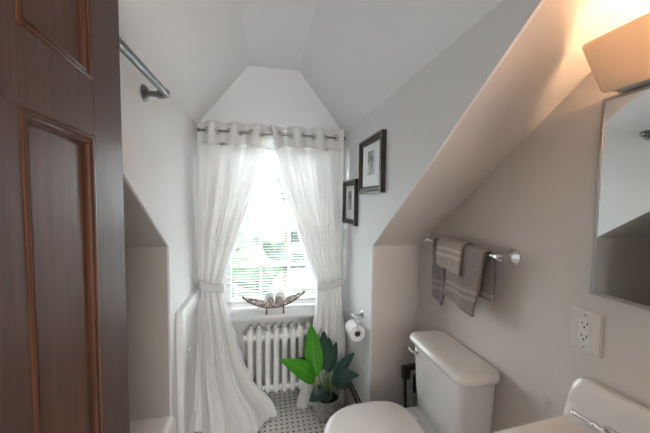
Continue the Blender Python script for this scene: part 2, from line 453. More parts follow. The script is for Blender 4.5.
# ------------------------------------------------------------------ window
win = struct(bpy.data.objects.new('window_1', None)); COL.objects.link(win); win.location = ((WX0 + WX1) / 2, D + .05, WZ0)
b = MB()
b.box(WX0, WX0 + .03, D, D + .12, WZ0, WZ1); b.box(WX1 - .03, WX1, D, D + .12, WZ0, WZ1); b.box(WX0, WX1, D, D + .12, WZ1 - .03, WZ1); b.box(WX0, WX1, D, D + .12, WZ0, WZ0 + .02)
b.build('window_frame', M_TRIM, win, smooth=False)
def sash(z0, z1, y, bars):
    x0, x1 = WX0 + .03, WX1 - .03
    b = MB()
    b.box(x0, x0 + .04, y, y + .035, z0, z1); b.box(x1 - .04, x1, y, y + .035, z0, z1)
    b.box(x0 + .04, x1 - .04, y, y + .035, z0, z0 + .055); b.box(x0 + .04, x1 - .04, y, y + .035, z1 - .04, z1)
    a0, a1 = x0 + .04, x1 - .04
    for k in (1, 2):
        xm = a0 + (a1 - a0) * k / 3
        b.box(xm - .010, xm + .010, y + .004, y + .031, z0 + .05, z1 - .035)
    zm = z0 + .055 + (z1 - z0 - .095) * .5
    b.box(a0, a1, y + .005, y + .030, zm - .010, zm + .010)
    s = b.build('sash', M_TRIM, win, smooth=False)
    MB().box(a0, a1, y + .016, y + .019, z0 + .05, z1 - .035).build('glass_pane', M_GLASS, s, smooth=False)
sash(WZ0 + .02, 1.345, D + .045, 2)
sash(1.31, WZ1 - .03, D + .082, 2)
struct(MB().box(WX0 - .06, WX1 + .06, D - .115, D + .04, WZ0 - .030, WZ0, .006).build('trim_1', M_TRIM))      # stool
struct(MB().box(WX0 - .05, WX1 + .05, D - .022, D, WZ0 - .13, WZ0 - .030, .004).build('trim_2', M_TRIM))       # apron
b = MB(); b.box(WX0 - .09, WX0, D - .02, D, WZ0, WZ1 + .09, .004); b.box(WX1, WX1 + .09, D - .02, D, WZ0, WZ1 + .09, .004); b.box(WX0, WX1, D - .02, D, WZ1, WZ1 + .09, .004)
struct(b.build('trim_3', M_TRIM))

# blind
bl = thing('window_blind', 'white horizontal slat blind lowered over the window', 'blind', ((WX0 + WX1) / 2, D + .02, WZ0 + .06))
MB().box(WX0 + .01, WX1 - .01, D + .002, D + .035, WZ1 - .055, WZ1 - .028, .003).build('headrail', M_BLIND, bl)
b = MB(); z = 0.765
while z < WZ1 - .06:
    yc = D + .020; a = math.radians(-8)
    def slat(u, v, z=z):
        w = (v - .5) * .025
        return (WX0 + .015 + u * (WX1 - WX0 - .03), yc + w * math.cos(a), z + w * math.sin(a) + .0016 * (1 - (2 * v - 1) ** 2))
    b.grid(slat, 1, 4); z += .0215
b.build('slats', M_BLIND, bl, fix=False, solid=0.0008)
MB().box(WX0 + .015, WX1 - .015, D + .008, D + .032, .735, .752, .003).build('bottom_rail', M_BLIND, bl)
for xx in (WX0 + .12, WX1 - .12):
    MB().tube([(xx, D + .006, .745), (xx, D + .006, WZ1 - .05)], .0008, 5).build('ladder_cord', M_BLIND, bl)
b = MB(); b.tube([(.075, D + .001, WZ1 - .05), (.075, D - .001, 1.90)], .0015, 6); b.lathe([(.004, 0), (.007, .01), (.005, .03), (.002, .034)], (.075, D - .001, 1.868))
b.build('pull_cord', M_BLIND, bl)

# ------------------------------------------------------------------ outside (upper-floor view)
M_GRASS = mat('lawn', (0.035, 0.055, 0.025), 0.9, var=0.4, scale=2)
M_FOL = [mat('foliage_%d' % i, c, 0.8, var=0.55, scale=4, bump=1.0, bscale=9) for i, c in enumerate(((0.013, 0.032, 0.008), (0.018, 0.038, 0.011), (0.022, 0.040, 0.019)))]
M_BARK = mat('bark', (0.10, 0.08, 0.06), 0.9, var=0.3)
M_ROOF = mat('slate_roof', (0.035, 0.04, 0.055), 0.7, var=0.3, scale=3)
M_SIDING = mat('pale_siding', (0.12, 0.12, 0.12), 0.7, var=0.03)
struct(MB().box(-30, 30, 3.2, 60, -3.6, -3.5).build('ground', M_GRASS, smooth=False))
def tree(x, y, h, r, mi, label, seed):
    rd = random.Random(seed)
    t = thing('tree', label, 'tree', (x, y, -3.5), 'trees outside the window')
    MB().tube([(x, y, -3.5), (x + .05, y, -3.5 + h * .5), (x, y, -3.5 + h * .8)], [.16, .12, .05], 8).build('trunk', M_BARK, t)
    b = MB()
    for i in range(26):
        a = rd.uniform(0, 2 * PI); q = r * math.sqrt(rd.random()); hz = rd.uniform(.38, 1.0)
        b.ico((x + q * math.cos(a) * (1.3 - hz * .7), y + q * math.sin(a) * (1.3 - hz * .7), -3.5 + h * hz), rd.uniform(.28, .5) * r * .8, 2, (1, 1, .85), .55)
    b.build('crown', M_FOL[mi], t)
tree(-1.6, 8.5, 4.9, 1.7, 1, 'bushy green tree at the left beyond the blind slats', 3)
tree(0.9, 12.6, 6.8, 1.3, 2, 'taller pale green tree rising in the middle of the window view', 5)
tree(3.6, 8.6, 4.2, 1.3, 0, 'low darker green tree at the right of the window view', 9)
hs = thing('house', 'neighbouring house with slate blue roof seen through the blind', 'building', (1.2, 15, -3.5))
MB().box(-2.5, 5.0, 16, 21, -3.5, -.6).build('house_wall', M_SIDING, hs, smooth=False)
MB().prism([(15.6, -.65), (21.4, -.65), (18.5, 1.2)], 0, -2.9, 5.4).build('house_roof', M_ROOF, hs, smooth=False)

# ------------------------------------------------------------------ entry door, open at the left
dr = struct(bpy.data.objects.new('door_1', None)); COL.objects.link(dr)
DW, DT, DZ = 0.745, 0.034, 2.06
dvec = Vector((0.063, -1, 0)).normalized(); nvec = Vector((1, 0.063, 0)).normalized()
far = Vector((-0.340, 0.783, 0))
DXF = Matrix(((dvec.x, nvec.x, 0, far.x), (dvec.y, nvec.y, 0, far.y), (0, 0, 1, 0), (0, 0, 0, 1)))   # local (u along door, w outwards, z)
dr.location = DXF @ Vector((DW, 0, 0))
def dpart(bld, name, m, parent=dr, **k): return bld.build(name, m, parent, xf=DXF, **k)
US = [(0, .131), (.324, .420), (.613, DW)]
ZR = [(.01, .24), (.72, .86), (1.682, 1.789), (1.955, DZ)]
for u0, u1 in (US[0], US[2]): dpart(MB().box(u0, u1, -DT, 0, .01, DZ, .002, 1), 'stile', M_DOOR)
for z0, z1 in ZR: dpart(MB().box(.131, .613, -DT, 0, z0, z1), 'rail', M_DOOR, smooth=False)
for z0, z1 in ((.24, .72), (.86, 1.682), (1.789, 1.955)): dpart(MB().box(.324, .420, -DT, -.0005, z0, z1), 'mullion', M_DOOR, smooth=False)
PR = [(0, -.0015), (.002, .0012), (.004, .0022), (.007, .0018), (.009, -.003), (.011, -.004), (.0135, -.0015), (.017, -.0015), (.019, -.004), (.021, -.008), (.024, -.010)]
for u0, u1 in ((.131, .324), (.420, .613)):
    for z0, z1 in ((.24, .72), (.86, 1.682), (1.789, 1.955)):
        pn = dpart(MB().box(u0, u1, -.024, -.010, z0, z1), 'panel', M_PANEL, smooth=False)
        rings = [[(u0 + o, w, z0 + o), (u1 - o, w, z0 + o), (u1 - o, w, z1 - o), (u0 + o, w, z1 - o)] for o, w in PR]
        b = MB(); b.loft(rings, True, False, False)
        dpart(b, 'moulding', M_MOLD, pn, ang=50)

# ------------------------------------------------------------------ tub alcove at the left
tub = thing('bathtub', 'white bathtub in the left alcove behind the door', 'bathtub', (-.87, .87, 0))
def hump(d, r): return 0.0 if d >= r else r - math.sqrt(max(0, r * r - (r - d) ** 2))
def tub_z(x, y):
    cx, cy, ax, ay = -.87, .86, .285, .64
    q = ((abs(x - cx) / ax) ** 4 + (abs(y - cy) / ay) ** 4) ** .25
    t = min(1, max(0, (1.06 - q) / .32)); t = t * t * (3 - 2 * t)
    return .395 - .30 * t - hump(min(x - XT, XL + .02 - x, 9), .02) * (1 if x > -.9 else 0)
b = MB()
V = b.grid(lambda u, v: (XT + .001 + u * (XL + .02 - XT - .001), .12 + v * (E - .122), tub_z(XT + u * (XL + .02 - XT), .12 + v * (E - .122))), 44, 60)
brd = [V[0][i] for i in range(45)] + [V[j][44] for j in range(1, 61)] + [V[60][i] for i in range(43, -1, -1)] + [V[j][0] for j in range(59, 0, -1)]
low = [b.bm.verts.new((v.co.x, v.co.y, 0)) for v in brd]
for i in range(len(brd)): b.face([brd[i], brd[(i + 1) % len(brd)], low[(i + 1) % len(low)], low[i]])
b.build('basin', M_PORC, tub, ang=60)
b = MB(); b.lathe([(.034, 0), (.034, -.006), (.026, -.012), (.006, -.014)], (-.66, 1.462, .345), 1); b.tube([(-.66, 1.455, .345), (-.66, 1.43, .362)], .006, 8)
b.build('overflow_plate', M_CHROME, tub)

# shower rod
sr = thing('shower_curtain_rod', 'grey metal rod bracketed to left wall above the tub', 'curtain rod', (-.40, 1.33, 1.99))
RX, RZ = -.402, 1.995
for ye in (1.325, .13):
    b = MB(); b.lathe([(.034, 0), (.034, .005), (.029, .009), (.026, .013), (.019, .015), (.014, .018)], (XL, ye, RZ), 0, 28)
    fl = b.build('wall_flange', M_ROD, sr)
    b = MB(); b.tube([(XL + .015, ye, RZ), (XL + .055, ye, RZ)], .0125, 16); b.lathe([(.0125, 0), (.0175, .003), (.0175, .016), (.0125, .019)], (XL + .050, ye, RZ), 0, 20)
    b.build('bracket_arm', M_ROD, fl)
sg = 1
for ye, sg in ((1.325, -1), (.13, 1)):
    pts = [(XL + .060 + .030 * math.sin(a), ye + sg * .030 * (1 - math.cos(a)), RZ) for a in [PI / 2 * i / 8 for i in range(9)]]
    MB().tube(pts, .0165, 16).build('elbow', M_ROD, sr)
MB().tube([(RX, 1.298, RZ), (RX, .157, RZ)], .0135, 18).build('rod', M_ROD, sr)

# access panel on the left cheek
ap = thing('wall_panel', 'white framed panel with a small knob on the left wall beside the curtain', 'wall panel', (-.47, 1.97, 0))
py0, py1, pz1 = 1.69, 2.255, .925
b = MB(); b.box(XL, -.456, py0, py0 + .085, 0, pz1, .004); b.box(XL, -.456, py1 - .085, py1, 0, pz1, .004)
b.box(XL, -.456, py0 + .085, py1 - .085, pz1 - .085, pz1, .004); b.box(XL, -.456, py0 + .085, py1 - .085, 0, .12, .004)
b.build('frame', M_TRIM, ap)
MB().box(XL, -.476, py0 + .085, py1 - .085, .12, pz1 - .085).build('board', M_TRIM, ap, smooth=False)
MB().lathe([(.006, 0), (.006, .008), (.013, .014), (.013, .022), (.006, .027)], (-.456, 1.765, .672), 0, 16).build('knob', M_TRIM, ap)

# ------------------------------------------------------------------ curtain rod and curtains
RODY, RODZ = 2.165, 2.050
cr = thing('curtain_rod', 'dark metal curtain rod threaded through grommets above the window', 'curtain rod', (.07, RODY, RODZ))
MB().tube([(-.455, RODY, RODZ), (.600, RODY, RODZ)], .0085, 14).build('rod', M_ROD, cr)
for xe, s in ((-.455, -1), (.600, 1)): MB().lathe([(.0085, 0), (.014, .002 * s), (.014, .012 * s), (.006, .015 * s)], (xe, RODY, RODZ), 0, 16).build('finial', M_ROD, cr)
for xe in (-.438, .584):
    b = MB(); b.tube([(xe, RODY, RODZ), (xe, D - .01, RODZ)], .006, 10); b.lathe([(.018, 0), (.018, -.008), (.008, -.012)], (xe, D - .0, RODZ), 1, 16)
    b.build('bracket', M_ROD, cr)

LT = [  # z, xl, xr, y, amp, bulge
 (2.112, -.450, .030, RODY, .034, 0), (1.95, -.456, -.010, RODY, .034, 0), (1.75, -.462, -.048, 2.160, .028, 0), (1.55, -.466, -.110, 2.165, .026, .005),
 (1.30, -.474, -.202, 2.165, .024, .01), (1.10, -.470, -.264, 2.165, .020, .02), (.98, -.466, -.305, 2.165, .013, .03), (.92, -.464, -.312, 2.165, .012, .03), (.85, -.466, -.305, 2.160, .016, .03),
 (.60, -.472, -.240, 2.125, .022, .04), (.40, -.476, -.175, 2.085, .026, .06), (.26, -.478, -.105, 2.055, .028, .08), (.16, -.480, -.025, 2.04, .03, .11), (.09, -.482, .045, 2.01, .03, .135), (.04, -.483, .070, 1.99, .03, .155), (.012, -.482, .056, 1.97, .028, .16)]
RT = [
 (2.112, .040, .592, RODY, .034, 0), (1.95, .072, .594, RODY, .034, 0), (1.75, .118, .596, 2.160, .028, 0), (1.55, .178, .598, 2.165, .026, .005),
 (1.41, .231, .598, 2.165, .024, .01), (1.10, .330, .604, 2.165, .020, .02), (.96, .400, .602, 2.165, .013, .03), (.90, .412, .600, 2.165, .012, .03), (.82, .408, .602, 2.160, .016, .03),
 (.66, .385, .604, 2.085, .018, .03), (.58, .365, .606, 2.045, .016, .02), (.40, .335, .610, 2.035, .018, .02), (.20, .295, .614, 2.03, .020, .02), (.10, .270, .616, 2.03, .022, .03), (.03, .25, .616, 2.03, .02, .03), (.012, .235, .617, 2.02, .02, .03)]
def smooth(t): return t * t * (3 - 2 * t)
def curtain_pt(tab, waves, ph, u, z, seed, xover=0.0):
    xl, xr, y, amp, bul = interp(tab, z)
    x = xl + (xr - xl) * u
    top = smooth(min(1, max(0, (z - 1.45) / .55)))
    w0 = math.sin(2 * PI * (waves * u) + ph)
    w1 = math.sin(2 * PI * (waves * 1.25 * u) + ph * 2.3 + seed + .5 * math.sin(z * 1.7)) * .8 + .38 * (1 - .7 * max(0, (.5 - z) / .5)) * math.sin(2 * PI * waves * 2.6 * u + seed * 2 + z * 1.1) + .10 * math.sin(2 * PI * waves * 4.7 * u + seed * 5 - z * 1.5)
    wv = w0 * top + w1 * (1 - top)
    if top > .01: wv += .12 * math.sin(2 * PI * waves * 3 * u + seed) * (1 - abs(2 * top - 1))
    low = max(0, (.5 - z) / .5)
    y2 = y + amp * wv - bul * math.sin(PI * min(1, max(0, u))) ** .8 + .018 * low * noise.noise(Vector((u * 5 + seed, z * 6, 0)))
    return x + xover, y2
def make_curtain(side, tab, waves, ph, seed, label):
    tabz = tab
    xm = (tab[0][1] + tab[0][2]) / 2
    c = thing('curtain', label, 'curtain', (xm, RODY, .01), 'sheer curtains at the window')
    def body(u, v):
        z = 1.950 - v * (1.950 - .012) if v < .985 else .0415 - (v - .985) / .015 * (.0295)
        x, y = curtain_pt(tabz, waves, ph, u, z, seed)
        if z < .03: z = .012 + .012 * (1 + noise.noise(Vector((x * 14, y * 14, seed)))) * .5
        return (x, y, z)
    b = MB(); b.grid(body, 150, 110); b.build('sheer_panel', M_SHEER, c, fix=False, ang=180)
    def edge(u, v):
        z = 1.950 - v * 1.93
        e = (1 - .008) if side == 'left' else .008
        x, y = curtain_pt(tabz, waves, ph, e, z, seed)
        d = .024 * (u - .05) + .004 * math.sin(z * 42 + seed) * u
        return (x + (d if side == 'left' else -d), y - .004 - .006 * math.sin(z * 30) * u, max(z, .015))
    b = MB(); b.grid(edge, 3, 140); b.build('thin_edge', M_LACE, c, fix=False, ang=180)
    def head(u, v):
        z = 2.112 - v * (.156 + .016 * math.sin(2 * PI * waves * u + ph + PI))
        x, y = curtain_pt(tabz, waves, ph, u, max(z, 1.9), seed)
        return (x, y, z)
    b = MB(); b.grid(head, 130, 8); hd = b.build('header_band', M_HEAD, c, fix=False, ang=180, solid=.003)
    # grommets where the wave crosses the rod
    k = 0
    for i in range(-2, int(4 * waves) + 4):
        uu = (i * PI - ph) / (2 * PI * waves)
        if .02 < uu < .99:
            xl, xr = tab[0][1], tab[0][2]; x = xl + (xr - xl) * uu + (.0)
            xl2, xr2 = interp(tab, RODZ)[:2]; x = xl2 + (xr2 - xl2) * uu
            du = 1e-3; p1 = curtain_pt(tab, waves, ph, uu - du, RODZ, seed); p2 = curtain_pt(tab, waves, ph, uu + du, RODZ, seed)
            tx, ty = p2[0] - p1[0], p2[1] - p1[1]; n = math.hypot(tx, ty); nx, ny = -ty / n, tx / n
            Mx = Matrix(((tx / n, 0, nx), (ty / n, 0, ny), (0, 1, 0)))
            MB().torus((x, RODY, RODZ), .0215, .0042, Mx, 24, 8, .8).build('grommet', M_NICKEL, hd)
    return c
make_curtain('left', LT, 3.05, 1.35, 1.7, 'left sheer white curtain tied back to the left wall and puddling widely on the floor')
make_curtain('right', RT, 3.1, 4.4, 4.2, 'right sheer white curtain tied back to the right wall behind the potted plant')
def tieback(cx, cz, rx, ry, tilt, yy, wallx, label):
    t = thing('curtain_tieback', label, 'tieback', (cx, yy, cz), 'tiebacks of the sheer curtains')
    rings = []
    for (dz, o) in ((-.030, -.004), (-.026, .002), (0, .004), (.026, .002), (.030, -.004)):
        rings.append([(cx + (rx + o) * math.cos(a), yy + (ry + o) * math.sin(a), cz + dz - tilt * math.cos(a)) for a in [2 * PI * i / 32 for i in range(32)]])
    b = MB(); b.loft(rings, True, False, False); b.build('band', M_TIE, t, fix=False, solid=.003)
    s = 1 if wallx > cx else -1
    b = MB(); b.tube([(wallx, yy + .02, cz + .03), (wallx - s * .02, yy + .018, cz + .03), (wallx - s * .026, yy + .015, cz + .036)], .005, 8); b.lathe([(.014, 0), (.014, -s * .005), (.006, -s * .008)], (wallx, yy + .02, cz + .03), 0, 14)
    b.build('hook', M_TRIM, t)
tieback(-.382, .932, .082, .050, .022, 2.145, XL, 'white fabric tieback cinching the left curtain')
tieback(.506, .905, .098, .050, -.016, 2.145, XR, 'white fabric tieback cinching the right curtain')

# ------------------------------------------------------------------ radiator
rad = thing('radiator', 'white cast iron column radiator under the window sill', 'radiator', (.10, 2.13, 0))
NS, PT, RX0 = 8, .0625, -.106
def section():
    b = MB()
    def blade(y0, w):       # one vertical column
        rings = []
        for z, rx, ry in ((.115, .010, .010), (.125, .019, .020), (.17, .022, .024), (.20, .0215, .022), (.35, .0205, .021), (.50, .0215, .022), (.525, .025, .025), (.560, .026, .025), (.582, .020, .021), (.596, .008, .011)):
            rings.append([(rx * math.cos(a), y0 + ry * math.sin(a), z) for a in [2 * PI * i / 14 for i in range(14)]])
        b.loft(rings)
    for y0 in (2.085, 2.135, 2.185): blade(y0, 1)
    b.box(-.0312, .0312, 2.074, 2.19, .522, .566, .008); b.box(-.012, .012, 2.08, 2.19, .13, .165, .006)
    b.tube([(-.0315, 2.095, .545), (.0315, 2.095, .545)], .024, 14); b.tube([(-.0315, 2.095, .152), (.0315, 2.095, .152)], .019, 14)
    return b
s0 = section().build('section', M_RAD, rad)
s0.location.x = RX0 - rad.location.x
secs = [s0]
for i in range(1, NS):
    c = s0.copy(); COL.objects.link(c); c.parent = rad; c.location.x = RX0 + i * PT - rad.location.x; secs.append(c)
for xf_ in (RX0, RX0 + (NS - 1) * PT):
    for yf in (2.085, 2.185):
        b = MB(); b.lathe([(.022, 0), (.018, .02), (.012, .07), (.014, .135)], (xf_, yf, 0), 2, 12); b.build('foot', M_RAD, rad)
b = MB(); b.lathe([(.016, 0), (.019, -.006), (.019, -.022), (.010, -.028)], (RX0 - .030, 2.095, .55), 0, 12); b.build('plug', M_RAD, rad)

# ------------------------------------------------------------------ tray and balls on the sill
ty = 2.205
tray = thing('decorative_tray', 'crescent boat shaped mosaic tray on two pegs on the window sill', 'tray', (.07, ty, WZ0))
L = .232; tx0 = .070
def tr_bot(t): return .728 + .088 * t * t + .010 * t
def tr_top(t): return max(tr_bot(t) + .012, .762 + .058 * abs(t) ** 1.4 + .010 * t)
def tr_w(t): return .052 * (1 - t * t) ** .8 + .006
b = MB(); rings = []
for i in range(33):
    t = -1 + 2 * i / 32; x = tx0 + L * t; zb, zt, w = tr_bot(t), tr_top(t), tr_w(t)
    ring = []
    for j in range(9):
        a = PI + PI * j / 8
        ring.append((x, ty + w * math.cos(a), zt + (zt - zb) * math.sin(a)))
    for j in range(8, -1, -1):
        a = PI + PI * j / 8
        ring.append((x, ty + (w - .004) * math.cos(a), zt + max(.001, zt - zb - .005) * math.sin(a)))
    rings.append(ring)
b.loft(rings); b.build('bowl', M_MOSAIC, tray)
b = MB()
b.tube([(tx0 + L * 1.01 * t, ty - tr_w(t) * .35, tr_bot(t) + .001) for t in [-1 + 2 * i / 40 for i in range(41)]], .0075, 8)
for t in (-1, 1): b.sphere((tx0 + L * 1.01 * t, ty, tr_top(t) - .004), .012, (1, .8, .8), 12, 8)
b.build('rim', M_BROWN, tray)
for x in (.012, .142): MB().lathe([(.008, 0), (.006, .01), (.006, .06)], (x, ty - .012, WZ0), 2, 10).build('peg', M_BROWN, tray)
def ball(x, y, r, m, lab, z=None):
    zb = tr_bot((x - tx0) / L) + .006
    b = MB(); b.ico((x, y, zb + r if z is None else z), r, 3)
    # woven strands standing off the ball
    for k in range(5):
        ax = Vector((math.cos(k * 1.3), math.sin(k * 2.1), math.cos(k * 2.7 + 1))).normalized(); q = ax.to_track_quat('Z', 'Y').to_matrix()
        b.torus((x, y, zb + r if z is None else z), r, r * .09, q, 24, 6)
    return tag(b.build('decorative_ball', m), lab, 'ball', 'balls in the mosaic tray')
ball(.030, ty + .012, .038, M_BALL, 'larger white woven ball at the back left of the mosaic tray', .800)
ball(.115, ty + .012, .040, M_BALL, 'larger white woven ball at the back right of the mosaic tray', .803)
ball(.043, ty - .030, .026, M_BALL2, 'smaller greyish shell ball at the front left of the mosaic tray', .792)
ball(.105, ty - .030, .027, M_BALL2, 'smaller greyish shell ball at the front right of the mosaic tray', .793)

# ------------------------------------------------------------------ potted plant
PX, PY = .432, 1.905
pl = thing('potted_plant', 'leafy green houseplant in a grey embossed pot on the tile floor', 'plant', (PX, PY, 0))
def pot_r(z): return .062 + .029 * (z / .17) ** .8
b = MB(); b.lathe([(.056, 0), (.062, .004)] + [(pot_r(z), z) for z in (.02, .05, .09, .13, .155)] + [(.092, .160), (.094, .166), (.092, .172), (.087, .172), (.084, .165), (.082, .13)], (PX, PY, 0), 2, 40, True, False)
pot = b.build('pot', M_POT, pl)
b = MB()
for row, z in enumerate((.045, .085, .125)):
    for k in range(9):
        a = 2 * PI * (k + .5 * (row % 2)) / 9; r = pot_r(z) + .001
        Mx = Matrix.Translation((PX + r * math.cos(a), PY + r * math.sin(a), z)) @ Matrix.Rotation(a, 4, 'Z')
        q = bmesh.ops.create_uvsphere(b.bm, u_segments=10, v_segments=6, radius=1)
        for v in q['verts']: v.co = Mx @ Vector((v.co.x * .004, v.co.y * .013 * (1 - .35 * v.co.z), v.co.z * .018))
b.build('raised_petals', M_POTFLAKE, pot)
MB().lathe([(.001, .150), (.04, .152), (.084, .147)], (PX, PY, 0), 2, 24, True, False).build('soil', M_SOIL, pl)
def leaf(base, tip, width, face, m, droop=.0, root=(0, 0), stem=M_STEM, curl=.18):
    p0, p2 = Vector(base), Vector(tip); L_ = (p2 - p0).length
    n = Vector(face).normalized(); d = (p2 - p0).normalized(); n = (n - d * n.dot(d)).normalized()
    side = d.cross(n).normalized()
    mid = (p0 + p2) / 2 + n * droop
    def pt(u, v):
        c = p0 * (1 - v) ** 2 + mid * 2 * v * (1 - v) + p2 * v * v
        w = width * (math.sin(PI * min(1, v ** .82)) ** .75) * (1 - .25 * v) + .0012
        s = (u - .5) * 2
        return c + side * (w * s) + n * (curl * w * abs(s) ** 1.3 + .05 * w * math.sin(v * 22 + s) * abs(s))
    b = MB(); b.grid(pt, 10, 26, uv=True); b.build('leaf', m, pl, fix=False, ang=180)
    r0 = Vector((PX + root[0], PY + root[1], .150)); c1 = r0 * .5 + p0 * .5 + Vector((0, 0, .02))
    pts = [r0 * (1 - t) ** 2 + c1 * 2 * t * (1 - t) + p0 * t * t for t in [i / 8 for i in range(9)]]
    MB().tube(pts, [.0065 - .0025 * i / 8 for i in range(9)], 8).build('stem', stem, pl)
cf = (-.15, -1, .25)
leaf((.340, 1.840, .355), (.300, 1.820, .735), .068, cf, M_LEAF_B, -.035, (-.02, -.01), M_STEM_Y)
leaf((.335, 1.830, .340), (.092, 1.770, .545), .066, (-.1, -.8, .9), M_LEAF_B, .075, (-.03, -.02), M_STEM_Y)
leaf((.390, 1.880, .370), (.405, 1.890, .650), .060, (.1, -1, .1), M_LEAF_D, -.02, (0, .01))
leaf((.430, 1.900, .340), (.500, 1.900, .555), .046, (-.5, -1, .1), M_LEAF_D, -.02, (.02, .02))
leaf((.475, 1.870, .330), (.612, 1.830, .505), .040, (-.4, -.9, .6), M_LEAF_T, .02, (.03, 0))
leaf((.450, 1.840, .315), (.628, 1.770, .375), .052, (-.1, -.7, 1), M_LEAF_T, .075, (.03, -.02))
leaf((.470, 1.860, .270), (.600, 1.850, .260), .044, (0, -.6, 1), M_LEAF_D, .04, (.03, .01))
leaf((.405, 1.815, .275), (.290, 1.790, .225), .050, (0, -.8, .9), M_LEAF_T, .045, (-.01, -.04))
leaf((.370, 1.930, .340), (.235, 1.900, .470), .050, (-.2, -1, .5), M_LEAF_D, .03, (-.02, .03))
leaf((.455, 1.930, .330), (.455, 1.950, .570), .050, (0, -1, .2), M_LEAF_D, -.02, (.02, .03))
leaf((.420, 1.830, .250), (.395, 1.750, .215), .030, (0, -.8, .9), M_LEAF_D, .02, (0, -.03))

# dark slab leaning on the right wall behind the plant
SX = Matrix.Translation((.590, 0, .0015)) @ Matrix.Rotation(math.radians(8), 4, 'Y')
sc_ = thing('bathroom_scale', 'pale flat slab with black edges stood upright against the right wall behind the plant', 'scale', (.60, 1.835, 0))
MB().box(-.013, .013, 1.70, 1.97, 0, .206, .003).build('body', mat('pale_scale_glass', (0.45, 0.43, 0.41), 0.25), sc_, xf=SX)
for xe in (-.015, .008): MB().box(xe, xe + .007, 1.695, 1.975, .190, .215, .002).build('black_edge', M_BLACK, sc_, xf=SX)

# ------------------------------------------------------------------ pictures on the right cheek
def picture(y0, y1, z0, z1, label, tone, pm):
    p = thing('picture_frame', label, 'picture', (XR, (y0 + y1) / 2, z0), 'framed prints on the right wall')
    x0 = XR - .030; w = .042
    prof = [(0, XR - .001), (0, x0 + .004), (.004, x0), (.014, x0 + .001), (.018, x0 + .005), (.030, x0 + .008), (.036, x0 + .006), (w, x0 + .012), (w, XR - .010)]
    rings = [[(x, y0 + o, z0 + o), (x, y1 - o, z0 + o), (x, y1 - o, z1 - o), (x, y0 + o, z1 - o)] for o, x in prof]
    b = MB(); b.loft(rings, True, False, False); fr = b.build('frame', M_FRAME, p, ang=30)
    b = MB(); rings = [[(x, y0 + o, z0 + o), (x, y1 - o, z0 + o), (x, y1 - o, z1 - o), (x, y0 + o, z1 - o)] for o, x in ((.0015, x0 + .0005), (.007, x0 - .0025), (.013, x0 - .0005))]
    b.loft(rings, True, False, False); b.build('worn_edge', M_FRAME2, fr)
    MB().box(XR - .014, XR - .011, y0 + w, y1 - w, z0 + w, z1 - w).build('mat_board', M_MAT, p, smooth=False)
    a, c = (y1 - y0), (z1 - z0)
    MB().box(XR - .0145, XR - .0138, y0 + a * .36, y1 - a * .34, z0 + c * .33, z1 - c * .24).build('print', pm, p, smooth=False)
picture(1.430, 1.800, 1.608, 1.945, 'higher and larger dark framed print on the right wall nearer the sloped ceiling', (.6, .6, .6), print_material('street_engraving', (.62, .64, .62)))
picture(1.875, 2.180, 1.385, 1.715, 'lower dark framed print on the right wall beside the curtain', (.6, .6, .6), print_material('garden_engraving', (.58, .60, .58)))

# ------------------------------------------------------------------ toilet paper
tp = thing('toilet_paper_holder', 'chrome toilet paper holder on the right wall beside the curtain', 'toilet paper holder', (XR, 1.75, .80))
MB().lathe([(.027, 0), (.027, -.005), (.022, -.009), (.013, -.016), (.009, -.022)], (XR, 1.745, .808), 0, 24).build('wall_flange', M_CHROME, tp)
b = MB(); b.tube([(XR - .018, 1.745, .808), (XR - .065, 1.745, .808)], .0065, 12); b.sphere((XR - .066, 1.745, .808), .0115); b.build('post', M_CHROME, tp)
b = MB(); b.tube([(XR - .054, 1.745, .808), (XR - .054, 1.700, .795), (XR - .056, 1.672, .762), (XR - .056, 1.664, .738), (XR - .056, 1.672, .726), (XR - .056, 1.80, .722)], .0045, 10); b.build('arm', M_CHROME, tp)
rl = MB(); rr_ = .0525
rl.lathe([(.020, 0), (rr_ - .003, 0), (rr_, .003), (rr_, .107), (rr_ - .003, .11), (.020, .11), (.020, 0)], (XR - .056, 1.678, .714), 1, 36, False, False)
ro = rl.build('toilet_paper_roll', M_PAPER)
tag(ro, 'white toilet paper roll hanging on the chrome arm', 'toilet paper')
MB().lathe([(.020, -.001), (.020, .111), (.018, .111), (.018, -.001), (.020, -.001)], (XR - .056, 1.678, .714), 1, 24, False, False).build('core', M_CARD, ro)

